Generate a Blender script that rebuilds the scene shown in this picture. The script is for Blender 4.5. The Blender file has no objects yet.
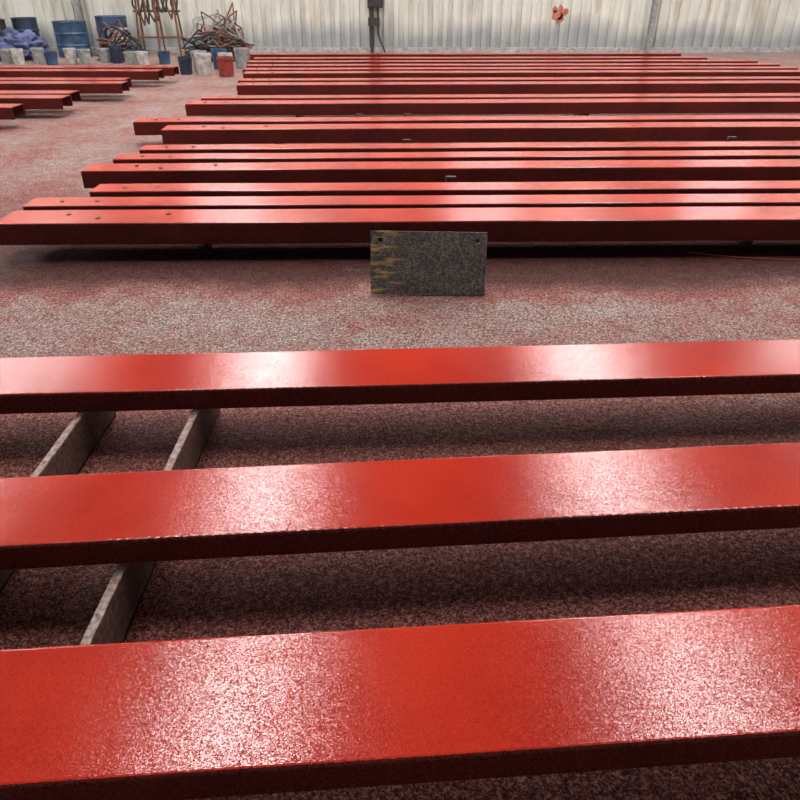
import bpy, bmesh, math, random
from mathutils import Vector, Matrix, noise
random.seed(7)
S = bpy.context.scene
S.view_settings.view_transform = 'Standard'
COL = S.collection

# ---------------------------------------------------------------- materials
def newmat(name):
    m = bpy.data.materials.new(name); m.use_nodes = True
    nt = m.node_tree; b = nt.nodes['Principled BSDF']
    return m, nt, b
def nd(nt, typ, **kw):
    n = nt.nodes.new(typ)
    for k, v in kw.items():
        if k in n.inputs: n.inputs[k].default_value = v
        else: setattr(n, k, v)
    return n
def ramp(nt, stops):
    r = nt.nodes.new('ShaderNodeValToRGB')
    e = r.color_ramp.elements
    while len(e) < len(stops): e.new(0.5)
    for el, (p, c) in zip(e, stops):
        el.position = p
        el.color = (c, c, c, 1) if isinstance(c, (int, float)) else (*c, 1)
    return r
def mix(nt, fac, a, b, mode='MIX'):
    n = nt.nodes.new('ShaderNodeMix'); n.data_type = 'RGBA'; n.blend_type = mode
    for sock, v in ((n.inputs[0], fac), (n.inputs[6], a), (n.inputs[7], b)):
        if hasattr(v, 'links') or hasattr(v, 'is_linked'): nt.links.new(v, sock)
        elif isinstance(v, (int, float)): sock.default_value = v
        else: sock.default_value = (*v, 1)
    return n.outputs[2]
def grit(nt, vec, scale):
    """random value per grain (voronoi cell)"""
    v = nd(nt, 'ShaderNodeTexVoronoi', Scale=scale); nt.links.new(vec, v.inputs['Vector'])
    s = nd(nt, 'ShaderNodeSeparateColor'); nt.links.new(v.outputs['Color'], s.inputs[0])
    return s.outputs[0], v.outputs['Color']
def madd(nt, a, k, b):
    n = nd(nt, 'ShaderNodeMath', operation='MULTIPLY_ADD'); n.inputs[1].default_value = k
    nt.links.new(a, n.inputs[0])
    if isinstance(b, (int, float)): n.inputs[2].default_value = b
    else: nt.links.new(b, n.inputs[2])
    return n.outputs[0]
def simple(name, col, rough=0.6, metal=0.0, var=0.35, scale=12, bump=0.1):
    m, nt, b = newmat(name)
    tc = nd(nt, 'ShaderNodeTexCoord')
    n = nd(nt, 'ShaderNodeTexNoise', Scale=scale, Detail=5.0)
    nt.links.new(tc.outputs['Object'], n.inputs['Vector'])
    dark = tuple(c*(1-var) for c in col); lite = tuple(min(1, c*(1+var)) for c in col)
    r = ramp(nt, [(0.3, dark), (0.7, lite)])
    nt.links.new(n.outputs['Fac'], r.inputs['Fac'])
    nt.links.new(r.outputs['Color'], b.inputs['Base Color'])
    b.inputs['Roughness'].default_value = rough; b.inputs['Metallic'].default_value = metal
    bp = nd(nt, 'ShaderNodeBump', Strength=bump, Distance=0.01)
    nt.links.new(n.outputs['Fac'], bp.inputs['Height']); nt.links.new(bp.outputs['Normal'], b.inputs['Normal'])
    return m

def paint(name, c1, c2, rough, spec, tilt):
    """sprayed oxide primer: film broken into tiny randomly tilted dry-spray grains"""
    m, nt, b = newmat(name)
    tc = nd(nt, 'ShaderNodeTexCoord'); O = tc.outputs['Object']
    big = nd(nt, 'ShaderNodeTexNoise', Scale=2.2, Detail=3.0)
    patch = nd(nt, 'ShaderNodeTexNoise', Scale=12.0, Detail=5.0, Roughness=0.7)
    for n in (big, patch): nt.links.new(O, n.inputs['Vector'])
    g, gcol = grit(nt, O, 620.0)
    g2, gcol2 = grit(nt, O, 420.0)
    r = ramp(nt, [(0.35, c1), (0.65, c2)])
    nt.links.new(big.outputs['Fac'], r.inputs['Fac'])
    sp = ramp(nt, [(0.0, 0.72), (0.5, 1.0), (1.0, 1.08)])
    nt.links.new(g2, sp.inputs['Fac'])
    c = mix(nt, 1.0, r.outputs['Color'], sp.outputs['Color'], 'MULTIPLY')
    nt.links.new(c, b.inputs['Base Color'])
    h = madd(nt, g2, 0.7, madd(nt, patch.outputs['Fac'], 0.4, -0.05))
    gs = ramp(nt, [(0.28, spec*0.05), (0.50, spec*0.5), (0.72, spec)])
    nt.links.new(h, gs.inputs['Fac'])
    nt.links.new(gs.outputs['Color'], b.inputs['Specular IOR Level'])
    b.inputs['Roughness'].default_value = rough
    geo = nd(nt, 'ShaderNodeNewGeometry')
    sub = nd(nt, 'ShaderNodeVectorMath', operation='SUBTRACT'); nt.links.new(gcol, sub.inputs[0]); sub.inputs[1].default_value = (0.5, 0.5, 0.5)
    sc = nd(nt, 'ShaderNodeVectorMath', operation='SCALE'); nt.links.new(sub.outputs[0], sc.inputs[0]); sc.inputs['Scale'].default_value = tilt
    ad = nd(nt, 'ShaderNodeVectorMath', operation='ADD'); nt.links.new(geo.outputs['Normal'], ad.inputs[0]); nt.links.new(sc.outputs[0], ad.inputs[1])
    no = nd(nt, 'ShaderNodeVectorMath', operation='NORMALIZE'); nt.links.new(ad.outputs[0], no.inputs[0])
    nt.links.new(no.outputs[0], b.inputs['Normal'])
    return m
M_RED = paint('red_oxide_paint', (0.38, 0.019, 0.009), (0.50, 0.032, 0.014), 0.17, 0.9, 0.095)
M_SIDE = paint('red_oxide_side_shaded', (0.065, 0.009, 0.007), (0.105, 0.014, 0.010), 0.45, 0.4, 0.08)  # dark copy of the red paint: shade on beam sides put into the colour
M_HOLE = simple('bolt_black', (0.01, 0.008, 0.008), 0.7)
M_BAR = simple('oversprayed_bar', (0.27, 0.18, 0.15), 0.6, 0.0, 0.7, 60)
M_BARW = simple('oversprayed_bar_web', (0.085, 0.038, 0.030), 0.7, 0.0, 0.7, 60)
M_BARD = simple('dark_rusty_bar', (0.03, 0.014, 0.012), 0.8, 0, 0.5, 30)
M_DARK = simple('dark_steel', (0.04, 0.035, 0.035), 0.6, 0.2)
M_GREY = simple('grey_paint', (0.26, 0.26, 0.25), 0.6)
M_BLUE = simple('blue_drum_paint', (0.035, 0.07, 0.14), 0.5, 0, 0.6, 6)
M_NAVY = simple('navy_drum_paint', (0.02, 0.03, 0.06), 0.5, 0, 0.5, 6)
M_WHITE = simple('dusty_white_plastic', (0.42, 0.40, 0.37), 0.55, 0, 0.5, 9)
M_BUCKR = simple('red_plastic', (0.25, 0.035, 0.025), 0.5)
M_TARP = simple('blue_purple_tarp', (0.07, 0.08, 0.18), 0.7, 0, 0.6, 5)
M_HOSEB = simple('black_rubber', (0.02, 0.02, 0.02), 0.6)
M_HOSER = simple('red_rubber', (0.2, 0.04, 0.03), 0.6)
M_RUST = simple('rusty_steel', (0.15, 0.06, 0.035), 0.8, 0, 0.5)
M_WOOD = simple('weathered_wood', (0.22, 0.15, 0.09), 0.8)

def plate_mat():
    m, nt, b = newmat('plate_mill_scale')
    tc = nd(nt, 'ShaderNodeTexCoord')
    n = nd(nt, 'ShaderNodeTexNoise', Scale=60.0, Detail=4.0, Roughness=0.8)
    nb = nd(nt, 'ShaderNodeTexNoise', Scale=9.0, Detail=4.0, Roughness=0.6)
    nt.links.new(tc.outputs['Object'], n.inputs['Vector']); nt.links.new(tc.outputs['Object'], nb.inputs['Vector'])
    g, _ = grit(nt, tc.outputs['Object'], 190.0)
    h = madd(nt, g, 0.34, madd(nt, n.outputs['Fac'], 0.7, -0.02))
    r = ramp(nt, [(0.25, (0.026, 0.025, 0.022)), (0.50, (0.085, 0.082, 0.075)), (0.70, (0.27, 0.26, 0.24))])
    nt.links.new(h, r.inputs['Fac'])
    rb = ramp(nt, [(0.35, (0.7, 0.7, 0.7)), (0.65, (1.15, 1.1, 1.05))]); nt.links.new(nb.outputs['Fac'], rb.inputs['Fac'])
    base = mix(nt, 1.0, r.outputs['Color'], rb.outputs['Color'], 'MULTIPLY')
    sep = nd(nt, 'ShaderNodeSeparateXYZ'); nt.links.new(tc.outputs['Object'], sep.inputs[0])
    mp = nd(nt, 'ShaderNodeMapping'); mp.inputs['Scale'].default_value = (5, 1, 40)
    mp.inputs['Location'].default_value = (0.7, 0, 1.1)
    nt.links.new(tc.outputs['Object'], mp.inputs['Vector'])
    n2 = nd(nt, 'ShaderNodeTexNoise', Scale=1.0, Detail=3.0); nt.links.new(mp.outputs[0], n2.inputs['Vector'])
    r2 = ramp(nt, [(0.54, 0.0), (0.60, 0.85)]); nt.links.new(n2.outputs['Fac'], r2.inputs['Fac'])
    mr = nd(nt, 'ShaderNodeMapRange'); mr.inputs['From Min'].default_value = -0.10; mr.inputs['From Max'].default_value = -0.22
    nt.links.new(sep.outputs['X'], mr.inputs['Value'])
    mm = nd(nt, 'ShaderNodeMath', operation='MULTIPLY')
    nt.links.new(r2.outputs['Color'], mm.inputs[0]); nt.links.new(mr.outputs[0], mm.inputs[1])
    c = mix(nt, mm.outputs[0], base, (0.58, 0.39, 0.09))
    nt.links.new(c, b.inputs['Base Color']); b.inputs['Roughness'].default_value = 0.5
    return m
M_PLATE = plate_mat()

def wall_mat():
    m, nt, b = newmat('corrugated_sheet')
    tc = nd(nt, 'ShaderNodeTexCoord')
    mp = nd(nt, 'ShaderNodeMapping'); mp.inputs['Scale'].default_value = (2.5, 1, 0.5)
    nt.links.new(tc.outputs['Object'], mp.inputs['Vector'])
    n = nd(nt, 'ShaderNodeTexNoise', Scale=1.0, Detail=6.0, Roughness=0.65); nt.links.new(mp.outputs[0], n.inputs['Vector'])
    r = ramp(nt, [(0.3, (0.44, 0.43, 0.37)), (0.5, (0.64, 0.63, 0.56)), (0.72, (0.73, 0.73, 0.67))])
    nt.links.new(n.outputs['Fac'], r.inputs['Fac'])
    n2 = nd(nt, 'ShaderNodeTexNoise', Scale=1.7, Detail=5.0); nt.links.new(mp.outputs[0], n2.inputs['Vector'])
    r2 = ramp(nt, [(0.57, 0.0), (0.70, 0.6)]); nt.links.new(n2.outputs['Fac'], r2.inputs['Fac'])
    c = mix(nt, r2.outputs['Color'], r.outputs['Color'], (0.42, 0.32, 0.2))
    sep = nd(nt, 'ShaderNodeSeparateXYZ'); nt.links.new(tc.outputs['Object'], sep.inputs[0])
    n3 = nd(nt, 'ShaderNodeTexNoise', Scale=0.9, Detail=4.0); nt.links.new(tc.outputs['Object'], n3.inputs['Vector'])
    h = madd(nt, n3.outputs['Fac'], 0.9, sep.outputs['Z'])
    r3 = ramp(nt, [(0.62, 0.8), (0.95, 0.0)]); nt.links.new(madd(nt, h, 0.85, 0.0), r3.inputs['Fac'])
    c = mix(nt, r3.outputs['Color'], c, (0.25, 0.27, 0.28))
    nt.links.new(c, b.inputs['Base Color']); b.inputs['Roughness'].default_value = 0.6
    return m
M_WALL = wall_mat()

def floor_mat():
    m, nt, b = newmat('oversprayed_concrete')
    tc = nd(nt, 'ShaderNodeTexCoord'); O = tc.outputs['Object']
    sep = nd(nt, 'ShaderNodeSeparateXYZ'); nt.links.new(O, sep.inputs[0])
    big = nd(nt, 'ShaderNodeTexNoise', Scale=1.5, Detail=6.0, Roughness=0.65)
    med = nd(nt, 'ShaderNodeTexNoise', Scale=10.0, Detail=6.0, Roughness=0.75)
    fine = nd(nt, 'ShaderNodeTexNoise', Scale=60.0, Detail=3.0, Roughness=0.8)
    for n in (big, med, fine): nt.links.new(O, n.inputs['Vector'])
    g, _ = grit(nt, O, 230.0)
    gr = madd(nt, g, 0.30, madd(nt, fine.outputs['Fac'], 0.75, -0.025))
    wy = madd(nt, big.outputs['Fac'], 0.7, sep.outputs['Y'])
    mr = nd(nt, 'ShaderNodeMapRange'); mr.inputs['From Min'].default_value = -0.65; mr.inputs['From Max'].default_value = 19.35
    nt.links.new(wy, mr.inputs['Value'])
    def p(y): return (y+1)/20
    rb = ramp(nt, [(p(-1), 1.05), (p(2.2), 1.05), (p(2.65), 0.58), (p(3.30), 0.54), (p(3.55), 0.95), (p(4.6), 0.85), (p(5.5), 0.64), (p(12), 0.58), (p(17), 0.45)])
    nt.links.new(mr.outputs[0], rb.inputs['Fac'])
    a2 = madd(nt, med.outputs['Fac'], 0.9, madd(nt, big.outputs['Fac'], 1.4, rb.outputs['Color']))
    a3 = nd(nt, 'ShaderNodeMapRange'); a3.inputs['From Min'].default_value = 1.32; a3.inputs['From Max'].default_value = 1.98
    nt.links.new(a2, a3.inputs['Value'])
    fr = ramp(nt, [(0.32, (0.05, 0.034, 0.028)), (0.5, (0.215, 0.175, 0.152)), (0.66, (0.62, 0.57, 0.52))])
    nt.links.new(gr, fr.inputs['Fac'])
    fm = ramp(nt, [(0.32, (0.045, 0.011, 0.009)), (0.5, (0.185, 0.050, 0.042)), (0.70, (0.52, 0.25, 0.21))])
    nt.links.new(gr, fm.inputs['Fac'])
    c = mix(nt, a3.outputs[0], fr.outputs['Color'], fm.outputs['Color'])
    row_shade = ramp(nt, [(p(-1), 1.0), (p(2.4), 1.0), (p(2.6), 0.95), (p(3.48), 0.95), (p(3.66), 0.30), (p(4.3), 0.34), (p(4.8), 0.75), (p(6), 0.9), (p(17), 0.9)])  # shade under the first far beam row, painted into the floor colour
    nt.links.new(mr.outputs[0], row_shade.inputs['Fac'])
    c = mix(nt, 1.0, c, row_shade.outputs['Color'], 'MULTIPLY')
    nt.links.new(c, b.inputs['Base Color'])
    rr = ramp(nt, [(0.35, 0.5), (0.65, 0.75)]); nt.links.new(med.outputs['Fac'], rr.inputs['Fac'])
    nt.links.new(rr.outputs['Color'], b.inputs['Roughness'])
    b.inputs['Specular IOR Level'].default_value = 0.12
    bp = nd(nt, 'ShaderNodeBump', Strength=0.8, Distance=0.005)
    nt.links.new(gr, bp.inputs['Height'])
    bp2 = nd(nt, 'ShaderNodeBump', Strength=0.4, Distance=0.02)
    nt.links.new(med.outputs['Fac'], bp2.inputs['Height']); nt.links.new(bp.outputs[0], bp2.inputs['Normal'])
    nt.links.new(bp2.outputs[0], b.inputs['Normal'])
    return m
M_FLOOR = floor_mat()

def emit(name, col, s):
    m, nt, b = newmat(name)
    b.inputs['Base Color'].default_value = (*col, 1)
    b.inputs['Emission Color'].default_value = (*col, 1); b.inputs['Emission Strength'].default_value = s
    return m
M_SKY = emit('translucent_skylight', (1.0, 0.98, 0.97), 16.0)
M_WIN = emit('translucent_window', (1.0, 0.98, 0.97), 2.5)

# ---------------------------------------------------------------- mesh helpers
def obj_bm(name, bm, mats, parent=None, loc=(0, 0, 0), rot=(0, 0, 0), smooth=False):
    me = bpy.data.meshes.new(name); bm.normal_update(); bm.to_mesh(me); bm.free()
    for m in (mats if isinstance(mats, (list, tuple)) else [mats]): me.materials.append(m)
    if smooth:
        for p in me.polygons: p.use_smooth = True
    o = bpy.data.objects.new(name, me); COL.objects.link(o)
    o.location = loc; o.rotation_euler = rot
    if parent: o.parent = parent
    return o
def empty(name, loc=(0, 0, 0), rot=(0, 0, 0)):
    e = bpy.data.objects.new(name, None); e.location = loc; e.rotation_euler = rot; COL.objects.link(e); return e
def add_box(bm, c, s, mi=0, rot=None):
    M = Matrix.Translation(c)
    if rot is not None: M = M @ rot
    M = M @ Matrix.Diagonal((*s, 1))
    r = bmesh.ops.create_cube(bm, size=1.0, matrix=M)
    fs = {f for v in r['verts'] for f in v.link_faces}
    for f in fs: f.material_index = mi
    return r['verts']
def add_cyl(bm, p0, p1, r0, r1=None, n=16, mi=0):
    p0 = Vector(p0); p1 = Vector(p1); d = p1-p0
    q = d.to_track_quat('Z', 'Y').to_matrix().to_4x4()
    r = bmesh.ops.create_cone(bm, cap_ends=True, segments=n, radius1=r0, radius2=r0 if r1 is None else r1, depth=d.length,
                              matrix=Matrix.Translation((p0+p1)/2) @ q)
    for f in {f for v in r['verts'] for f in v.link_faces}: f.material_index = mi
def lathe(bm, prof, n=28, mi=0, c=(0, 0, 0)):
    rings = []
    for (r, z) in prof:
        rings.append([bm.verts.new((c[0]+r*math.cos(2*math.pi*i/n), c[1]+r*math.sin(2*math.pi*i/n), c[2]+z)) for i in range(n)])
    for a, b in zip(rings[:-1], rings[1:]):
        for i in range(n):
            f = bm.faces.new((a[i], a[(i+1) % n], b[(i+1) % n], b[i])); f.material_index = mi

# ---------------------------------------------------------------- beams
def beam(xl, xr, y0, slope, w, ztop, h, seed=0, fine=0.0, bolts=(), y_at=0.0, name='steel_channel_beam'):
    L = (xr-xl); ang = math.atan(slope); Lr = L/math.cos(ang)
    t, r = 0.009, 0.009
    prof = [(-w/2, -h), (-w/2, -h*0.5), (-w/2, -r*1.1)]
    for k in range(1, 4):
        a = math.pi/2*k/4
        prof.append((-w/2+r-r*math.cos(a), -r+r*math.sin(a)))
    prof += [(-w/2+r, 0), (-w/6, 0), (w/6, 0), (w/2-r, 0)]
    for k in range(1, 4):
        a = math.pi/2*k/4
        prof.append((w/2-r+r*math.sin(a), -r+r*math.cos(a)))
    prof += [(w/2, -r*1.1), (w/2, -h), (w/2-t, -h), (w/2-t, -t), (-w/2+t, -t), (-w/2+t, -h)]
    segs = int(Lr/0.005) if fine else 24
    bm = bmesh.new(); rings = []
    for i in range(segs+1):
        x = -Lr/2+Lr*i/segs
        ring = []
        for j, (py, pz) in enumerate(prof):
            jy = jz = 0
            if fine and 2 <= j <= 6:
                s = (math.sin(x*2*math.pi/0.024+seed)*0.8+noise.noise(Vector((x*60, seed, 0)))*1.0)*fine
                jy = -0.0020*s if j < 6 else -0.0014*s; jz = -0.0022*s if j < 5 else 0
            sag = 0.003*noise.noise(Vector((x*0.9, seed*3.1, 0)))
            ring.append(bm.verts.new((x, py+jy, pz+jz+sag)))
        rings.append(ring)
    n = len(prof)
    for a, b in zip(rings[:-1], rings[1:]):
        for j in range(n):
            k = (j+1) % n
            f = bm.faces.new((a[j], b[j], b[k], a[k]))
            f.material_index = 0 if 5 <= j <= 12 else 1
    f = bm.faces.new(rings[0]); f.material_index = 1
    f = bm.faces.new(list(reversed(rings[-1]))); f.material_index = 1
    for (bx, by) in bolts:
        add_cyl(bm, (-Lr/2+bx, by, -0.002), (-Lr/2+bx, by, 0.004), 0.015, n=10, mi=2)
    bmesh.ops.recalc_face_normals(bm, faces=bm.faces)
    xc = (xl+xr)/2
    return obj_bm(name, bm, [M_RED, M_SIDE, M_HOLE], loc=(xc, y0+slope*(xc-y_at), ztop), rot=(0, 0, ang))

ZT = 0.23
HN = 0.075
beam(-3.2, 5.4, 0.895, 0.072, 0.305, ZT, HN, 1, 0.25)
beam(-3.2, 5.4, 1.515, 0.077, 0.295, ZT, HN, 2, 1.0)
beam(-3.2, 5.4, 2.240, 0.052, 0.285, ZT, HN, 3, 1.0)
HF = 0.125
rows = [
    (-2.33, 4.14, 0.020, 0.285), (-2.33, 4.47, 0.020, 0.215), (-2.05, 4.81, 0.020, 0.215),
    (-2.34, 5.44, 0.028, 0.25), (-2.24, 5.80, 0.028, 0.21), (-2.15, 6.16, 0.028, 0.21),
    (-2.23, 7.08, 0.030, 0.27), (-2.63, 7.50, 0.030, 0.24),
    (-2.42, 8.66, 0.030, 0.28), (-2.35, 9.08, 0.030, 0.24),
    (-2.17, 10.30, 0.030, 0.28), (-2.25, 10.78, 0.030, 0.25),
    (-2.34, 11.65, 0.025, 0.28), (-2.45, 12.15, 0.025, 0.26), (-2.5, 12.7, 0.02, 0.26),
    (-2.6, 13.3, 0.02, 0.26), (-2.6, 13.9, 0.02, 0.26), (-2.8, 14.7, 0.02, 0.28)]
for i, (xl, ym, sl, w) in enumerate(rows):
    L = 8.75 if i < 16 else 8.1
    bl = ((0.36, 0.04), (0.56, -0.04), (0.95, 0.04)) if i in (0, 3, 6) else ((0.2, 0.0), (0.42, 0.0))
    beam(xl, xl+L, ym, sl, w, ZT, HF, 10+i, 0.0, bl)
for i, (xr, ym) in enumerate([(-4.25, 8.35), (-4.0, 9.05), (-4.05, 9.45), (-3.75, 10.4), (-3.85, 10.8), (-3.7, 11.9), (-3.6, 12.4)]):
    beam(xr-7.0, xr, ym, 0.0, 0.28, ZT, HF, 40+i, 0.0, (), y_at=xr)

def support(x, y0, y1, h, near=False, name='support_bar'):
    bm = bmesh.new()
    if near:
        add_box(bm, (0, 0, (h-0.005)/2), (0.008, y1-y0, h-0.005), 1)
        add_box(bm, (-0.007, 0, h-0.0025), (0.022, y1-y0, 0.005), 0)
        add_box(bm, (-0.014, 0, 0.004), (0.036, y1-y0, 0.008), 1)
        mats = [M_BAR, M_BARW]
    else:
        add_box(bm, (0, 0, h/2), (0.03, y1-y0, h)); add_box(bm, (-0.03, 0, 0.005), (0.06, y1-y0, 0.01)); mats = [M_BARD]
    bmesh.ops.recalc_face_normals(bm, faces=bm.faces)
    return obj_bm(name, bm, mats, loc=(x, (y0+y1)/2, 0.0))
hn = ZT-HN-0.002
support(-0.70, 0.62, 2.30, hn, True); support(-1.09, 0.62, 2.27, hn, True); support(3.0, 0.8, 2.6, hn, True)
hf = ZT-HF-0.002
for (ya, yb) in ((4.24, 4.98), (5.54, 6.32), (7.14, 7.62), (8.7, 9.2), (10.35, 10.9), (11.7, 12.8), (13.3, 14.9)):
    for x in (-1.2, 2.2, 5.2):
        support(x, ya+0.02*x, yb+0.03*x, hf)
for (ya, yb) in ((8.2, 8.5), (8.9, 9.6), (10.25, 10.95), (11.75, 12.55)):
    for x in (-4.8, -9.5): support(x, ya, yb, hf)

for (x, y) in ((0.03, 6.36), (0.33, 5.03), (0.05, 7.72), (-0.45, 7.72), (2.9, 6.4)):
    bm = bmesh.new()
    add_box(bm, (0, 0, 0.115), (0.015, 0.04, 0.23)); add_box(bm, (0.03, 0, 0.235), (0.07, 0.035, 0.012)); add_box(bm, (0, 0, 0.005), (0.06, 0.06, 0.01))
    obj_bm('steel_cleat', bm, M_DARK, loc=(x, y+0.03*x, 0))

# ---------------------------------------------------------------- upright plate
pw, ph, pt = 0.60, 0.325, 0.016
bm = bmesh.new()
def plate_face(bm, y):
    pts = [(-pw/2, 0), (pw/2, 0), (pw/2, ph), (-pw/2, ph)]
    vs = [bm.verts.new((x, y, z)) for x, z in pts]
    es = [bm.edges.new((vs[i], vs[(i+1) % 4])) for i in range(4)]
    holes = []
    for hx in (-pw/2+0.05, pw/2-0.05):
        hv = [bm.verts.new((hx+0.013*math.cos(a*math.pi/6), y, ph-0.045+0.013*math.sin(a*math.pi/6))) for a in range(12)]
        es += [bm.edges.new((hv[i], hv[(i+1) % 12])) for i in range(12)]
        holes.append(hv)
    bmesh.ops.triangle_fill(bm, edges=es, use_beauty=True)
    return vs, holes
a, ha = plate_face(bm, -pt/2); b_, hb = plate_face(bm, pt/2)
for i in range(4): bm.faces.new((a[i], a[(i+1) % 4], b_[(i+1) % 4], b_[i]))
for h1, h2 in zip(ha, hb):
    for i in range(12): bm.faces.new((h1[i], h1[(i+1) % 12], h2[(i+1) % 12], h2[i]))
bmesh.ops.recalc_face_normals(bm, faces=bm.faces)
pl = empty('steel_plate', (0.145, 3.45, 0.0))
obj_bm('plate', bm, M_PLATE, pl, (0, 0, 0.004), (math.radians(-14), math.radians(0.8), 0))
bm = bmesh.new(); add_box(bm, (0.1, 0.15, 0.012), (0.03, 0.24, 0.02)); add_box(bm, (0.1, 0.15, 0.09), (0.02, 0.02, 0.2), 0, Matrix.Rotation(math.radians(50), 4, 'X'))
obj_bm('prop', bm, M_DARK, pl)

cu = bpy.data.curves.new('wire_rod', 'CURVE'); cu.dimensions = '3D'; cu.bevel_depth = 0.004
sp = cu.splines.new('POLY'); pts = [(1.75, 4.12), (2.0, 4.03), (2.3, 3.98), (2.6, 3.97), (3.1, 3.95)]
sp.points.add(len(pts)-1)
for p_, (x, y) in zip(sp.points, pts): p_.co = (x, y, 0.006, 1)
o = bpy.data.objects.new('wire_rod', cu); cu.materials.append(M_HOSER); COL.objects.link(o)

# ---------------------------------------------------------------- room shell
WY = 17.9
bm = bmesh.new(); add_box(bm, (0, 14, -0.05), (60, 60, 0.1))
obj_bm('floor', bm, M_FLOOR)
bm = bmesh.new()
H = 6.3; x = -24; pitch = 0.22
prof = []
while x < 24:
    prof += [(x, 0), (x+0.09, 0), (x+0.105, -0.055), (x+0.205, -0.055)]
    x += pitch
zs = [0.0, 0.5, 1.0, 2.0, 4.0, H]
cols = [[bm.verts.new((px, WY+py, z)) for z in zs] for px, py in prof]
for a, b_ in zip(cols[:-1], cols[1:]):
    for k in range(len(zs)-1): bm.faces.new((a[k], b_[k], b_[k+1], a[k+1]))
for (cx, cz, r) in ((3.50, 0.74, 0.12), (3.66, 0.8, 0.09), (3.45, 0.86, 0.06), (3.60, 0.66, 0.07), (3.58, 0.9, 0.05)):
    ph0 = random.random()*6
    vs = [bm.verts.new((cx+r*(1+0.25*math.sin(3*k*0.5236+ph0))*math.cos(k*0.5236), WY-0.058, cz+r*(1+0.25*math.sin(2*k*0.5236+ph0))*math.sin(k*0.5236))) for k in range(12)]
    f = bm.faces.new(vs); f.material_index = 1
obj_bm('wall_far', bm, [M_WALL, simple('red_mark', (0.45, 0.13, 0.10), 0.6)])
bm = bmesh.new(); add_box(bm, (0, WY-0.03, 0.05), (48, 0.16, 0.10))
obj_bm('trim_1', bm, simple('curb_concrete', (0.35, 0.34, 0.32), 0.8))
for cx in (-7.1, 5.62, -16, 14):
    bm = bmesh.new()
    add_box(bm, (0, 0, H/2), (0.012, 0.14, H)); add_box(bm, (0, -0.07, H/2), (0.10, 0.012, H)); add_box(bm, (0, 0.07, H/2), (0.10, 0.012, H))
    obj_bm('steel_column', bm, M_GREY, loc=(cx, WY-0.19, 0))
for i, cx in enumerate((-4.4, 2.1, 8.0)):
    e = empty('window_%d' % (i+1), (cx, WY-0.08, 4.6))
    bm = bmesh.new(); add_box(bm, (0, 0, 0), (1.7, 0.02, 2.6)); obj_bm('pane', bm, M_WIN, e)
    bm = bmesh.new()
    for dx in (-0.87, 0, 0.87): add_box(bm, (dx, -0.02, 0), (0.05, 0.05, 2.7))
    for dz in (-1.33, 0, 1.33): add_box(bm, (0, -0.02, dz), (1.79, 0.05, 0.05))
    obj_bm('frame', bm, M_GREY, e)
M_ROOF = simple('roof_sheet', (0.06, 0.055, 0.05), 0.8)
bm = bmesh.new(); add_box(bm, (0, 6, H+0.05), (48, 24, 0.06))
for y in (2.4, 6.95, 11.15, 17.7): add_box(bm, (0, y, H-0.08), (48, 0.12, 0.2))
obj_bm('ceiling', bm, M_ROOF)
for (y0, y1, xs) in ((2.6, 6.8, (-8.0, -1.85, 3.50, 9.4)), (7.1, 11.0, (-8.3, -2.20, 3.45, 9.6)), (11.3, 17.5, (-8.6, -2.95, 4.0, 10.0))):
    for c in xs:
        bm = bmesh.new(); add_box(bm, (c, (y0+y1)/2, H), (1.25, y1-y0, 0.03))
        for dx in (-0.645, 0.645): add_box(bm, (c+dx, (y0+y1)/2, H), (0.04, y1-y0, 0.05), 1)
        obj_bm('skylight', bm, [M_SKY, M_GREY])

e = empty('electrical_box', (-0.55, WY-0.13, 0))
bm = bmesh.new(); add_box(bm, (0, 0, 1.1), (0.34, 0.12, 0.42)); add_box(bm, (0, -0.07, 1.1), (0.29, 0.02, 0.37)); add_box(bm, (0.1, -0.09, 1.1), (0.02, 0.02, 0.06))
obj_bm('box', bm, M_DARK, e)
bm = bmesh.new(); add_cyl(bm, (-0.08, 0, 0), (-0.08, 0, 0.9), 0.04); add_cyl(bm, (0.06, 0, 0.35), (0.06, 0, 0.9), 0.025)
add_cyl(bm, (0.06, 0, 0.35), (0.22, -0.05, 0.0), 0.02); add_box(bm, (-0.03, -0.04, 0.62), (0.26, 0.1, 0.16))
obj_bm('conduits', bm, M_DARK, e)

# ---------------------------------------------------------------- junk corner
def drum(x, y, mat, r=0.27, h=0.8, name='oil_drum'):
    bm = bmesh.new()
    p = [(0.001, 0), (r, 0), (r+.012, .012), (r, .03)]
    for k in (0.33, 0.66): p += [(r, h*k-.03), (r+.014, h*k), (r, h*k+.03)]
    p += [(r, h-.03), (r+.012, h-.012), (r, h), (r-.02, h-.004), (r-.02, h-.025), (0.001, h-.025)]
    lathe(bm, p); add_cyl(bm, (r*0.6, 0, h-.025), (r*0.6, 0, h-.005), 0.035, n=12)
    bmesh.ops.recalc_face_normals(bm, faces=bm.faces)
    return obj_bm(name, bm, mat, loc=(x, y, 0))
drum(-7.0, 16.8, M_BLUE, 0.33, 0.68); drum(-6.25, 17.2, M_BLUE, 0.32, 0.76); drum(-5.95, 16.65, M_GREY, 0.22, 0.55); drum(-8.2, 17.35, M_NAVY, 0.25, 0.72); drum(-8.75, 17.0, M_DARK, 0.27, 0.7)
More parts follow.
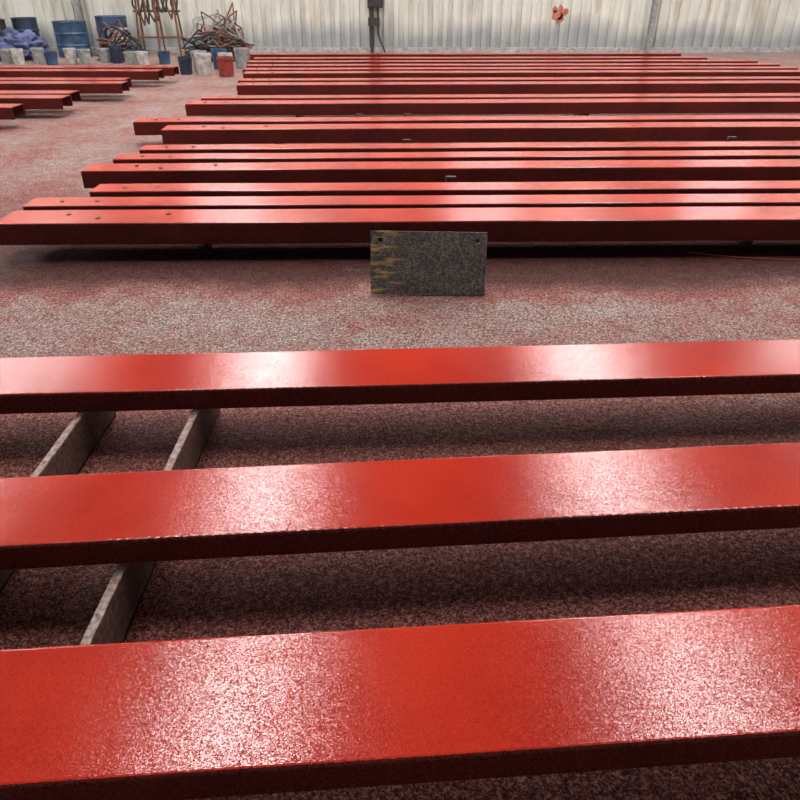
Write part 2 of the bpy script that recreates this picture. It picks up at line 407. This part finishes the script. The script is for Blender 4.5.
def bucket(x, y, mat, r=0.14, h=0.34):
    bm = bmesh.new()
    lathe(bm, [(0.001, 0), (r*0.85, 0), (r*0.97, h*0.85), (r*1.05, h*0.86), (r*1.05, h*0.9), (r, h*0.9), (r, h), (r-.008, h), (r-.012, h*.8), (0.001, h*.8)], 22)
    for k in range(12):
        a0 = math.pi*k/12; a1 = math.pi*(k+1)/12
        add_cyl(bm, (r*1.05*math.cos(a0), -.05*math.sin(a0)-.0, h*.88-.1*math.sin(a0)+.0), (r*1.05*math.cos(a1), -.05*math.sin(a1), h*.88-.1*math.sin(a1)), 0.004, n=6, mi=1)
    bmesh.ops.recalc_face_normals(bm, faces=bm.faces)
    return obj_bm('paint_bucket', bm, [mat, M_DARK], loc=(x, y, 0), rot=(0, 0, random.random()*2))
bucket(-2.98, 13.2, M_BUCKR, 0.14, 0.30); bucket(-3.4, 13.4, M_WHITE); bucket(-3.6, 13.9, M_GREY); bucket(-3.15, 14.0, M_WHITE, 0.13, 0.3); bucket(-3.75, 13.5, M_NAVY, 0.12, 0.28)
bucket(-3.35, 14.4, M_BLUE); bucket(-2.95, 14.5, M_GREY)
for k in range(16):
    bucket(-9.3+k*0.31+random.uniform(-.05, .05), 15.3+random.uniform(-.3, .3), random.choice([M_WHITE, M_WHITE, M_GREY, M_BLUE, M_NAVY]), 0.12, random.uniform(.22, .3))

def hoses(name, parts, loc):
    e = empty(name, loc)
    for i, (mat, cx, cy, R, zmax, n, rad) in enumerate(parts):
        cu = bpy.data.curves.new('hose_%d' % i, 'CURVE'); cu.dimensions = '3D'; cu.bevel_depth = rad; cu.bevel_resolution = 2
        sp = cu.splines.new('NURBS'); sp.use_endpoint_u = True; sp.order_u = 4
        pts = []
        for k in range(n):
            a = k*0.9+random.uniform(-.3, .3); r = R*random.uniform(.35, 1)
            pts.append((cx+r*math.cos(a), cy+r*0.7*math.sin(a), rad+zmax*(1-0.55*r/R)*(0.5-0.5*math.cos(a*0.37+i))*random.uniform(.3, 1)))
        sp.points.add(n-1)
        for q, c in zip(sp.points, pts): q.co = (*c, 1)
        cu.materials.append(mat)
        o = bpy.data.objects.new('hose_%d' % i, cu); COL.objects.link(o); o.parent = e
    return e
hoses('hose_pile', [(M_HOSEB, 0, 0, 0.75, 0.9, 90, 0.018), (M_HOSER, 0.1, 0.1, 0.65, 1.2, 80, 0.016), (M_GREY, -0.1, 0.2, 0.7, 1.3, 70, 0.012), (M_RUST, 0.2, 0, 0.6, 1.5, 60, 0.014), (M_GREY, 0.1, 0.1, 0.65, 1.3, 60, 0.014)], (-3.75, 15.9, 0))
hoses('hose_pile', [(M_HOSEB, 0, 0, 0.5, 0.8, 60, 0.02), (M_NAVY, 0.1, 0.1, 0.5, 0.5, 50, 0.02), (M_RUST, -0.1, 0, 0.45, 1.1, 40, 0.016)], (-5.7, 15.95, 0))
hoses('hose_pile', [(M_HOSEB, 0, 0, 0.4, 0.8, 50, 0.02), (M_RUST, 0, 0, 0.35, 1.2, 40, 0.016), (M_GREY, 0, 0, 0.4, 0.9, 40, 0.014)], (-9.0, 16.2, 0))
bm = bmesh.new(); bmesh.ops.create_icosphere(bm, subdivisions=5, radius=1)
for v in bm.verts:
    n_ = noise.noise(v.co*2.2)*0.35+noise.noise(v.co*6)*0.2
    v.co = v.co*(1+n_); v.co = Vector((v.co.x*0.5, v.co.y*0.38, max(0, v.co.z*0.32+0.2)))
obj_bm('tarp_heap', bm, M_TARP, loc=(-7.85, 16.1, 0))
e = empty('tool_rack', (-5.2, 17.1, 0))
bm = bmesh.new()
for dx in (-0.45, 0, 0.45):
    add_cyl(bm, (dx, 0.2, 0), (dx*0.8, 0, 1.7), 0.02, n=8); add_cyl(bm, (dx, -0.2, 0), (dx*0.8, 0, 1.7), 0.02, n=8)
for z in (0.35, 0.85, 1.3): add_cyl(bm, (-0.5, 0.0, z), (0.5, 0.0, z), 0.02, n=8)
obj_bm('frame', bm, M_RUST, e)
for k in range(9):
    cu = bpy.data.curves.new('cable_%d' % k, 'CURVE'); cu.dimensions = '3D'; cu.bevel_depth = 0.02
    sp = cu.splines.new('NURBS'); sp.use_endpoint_u = True
    x0 = -0.42+k*0.1; w = random.uniform(.08, .18); d = random.uniform(.4, .9)
    pts = [(x0, -.03, 1.3), (x0-w*.3, -.07, 1.3-d*.6), (x0+w*.4, -.08, 1.3-d), (x0+w, -.07, 1.3-d*.5), (x0+w*.6, -.03, 1.3)]
    sp.points.add(4)
    for q, c in zip(sp.points, pts): q.co = (*c, 1)
    cu.materials.append([M_HOSEB, M_RUST, M_DARK][k % 3]); o = bpy.data.objects.new('cable_%d' % k, cu); COL.objects.link(o); o.parent = e
e = empty('work_bench', (-9.75, 17.35, 0))
bm = bmesh.new(); add_box(bm, (0, 0, 0.72), (1.2, 0.6, 0.05))
for dx in (-.55, .55):
    for dy in (-.25, .25): add_box(bm, (dx, dy, 0.35), (0.06, 0.06, 0.7))
add_box(bm, (0, 0, 0.25), (1.1, 0.5, 0.03))
obj_bm('bench', bm, M_WOOD, e)
bm = bmesh.new(); add_box(bm, (-.25, 0, .87), (.35, .3, .25)); add_box(bm, (.3, 0, .85), (.3, .3, .2)); add_cyl(bm, (.35, 0, 0.95), (.35, 0, 1.25), .08)
add_box(bm, (0.25, 0, .4), (.4, .4, .27))
obj_bm('tool_boxes', bm, M_DARK, e)

# ---------------------------------------------------------------- world, camera
w = bpy.data.worlds.new('World'); S.world = w; w.use_nodes = True
bg = w.node_tree.nodes['Background']; bg.inputs[0].default_value = (1.0, 0.96, 0.92, 1); bg.inputs[1].default_value = 0.40
cam = bpy.data.cameras.new('Camera'); cam.lens = 31.5; cam.sensor_width = 36
co = bpy.data.objects.new('Camera', cam); COL.objects.link(co)
co.location = (0, 0, 1.43); co.rotation_euler = (math.radians(90-31), 0, 0)
S.camera = co
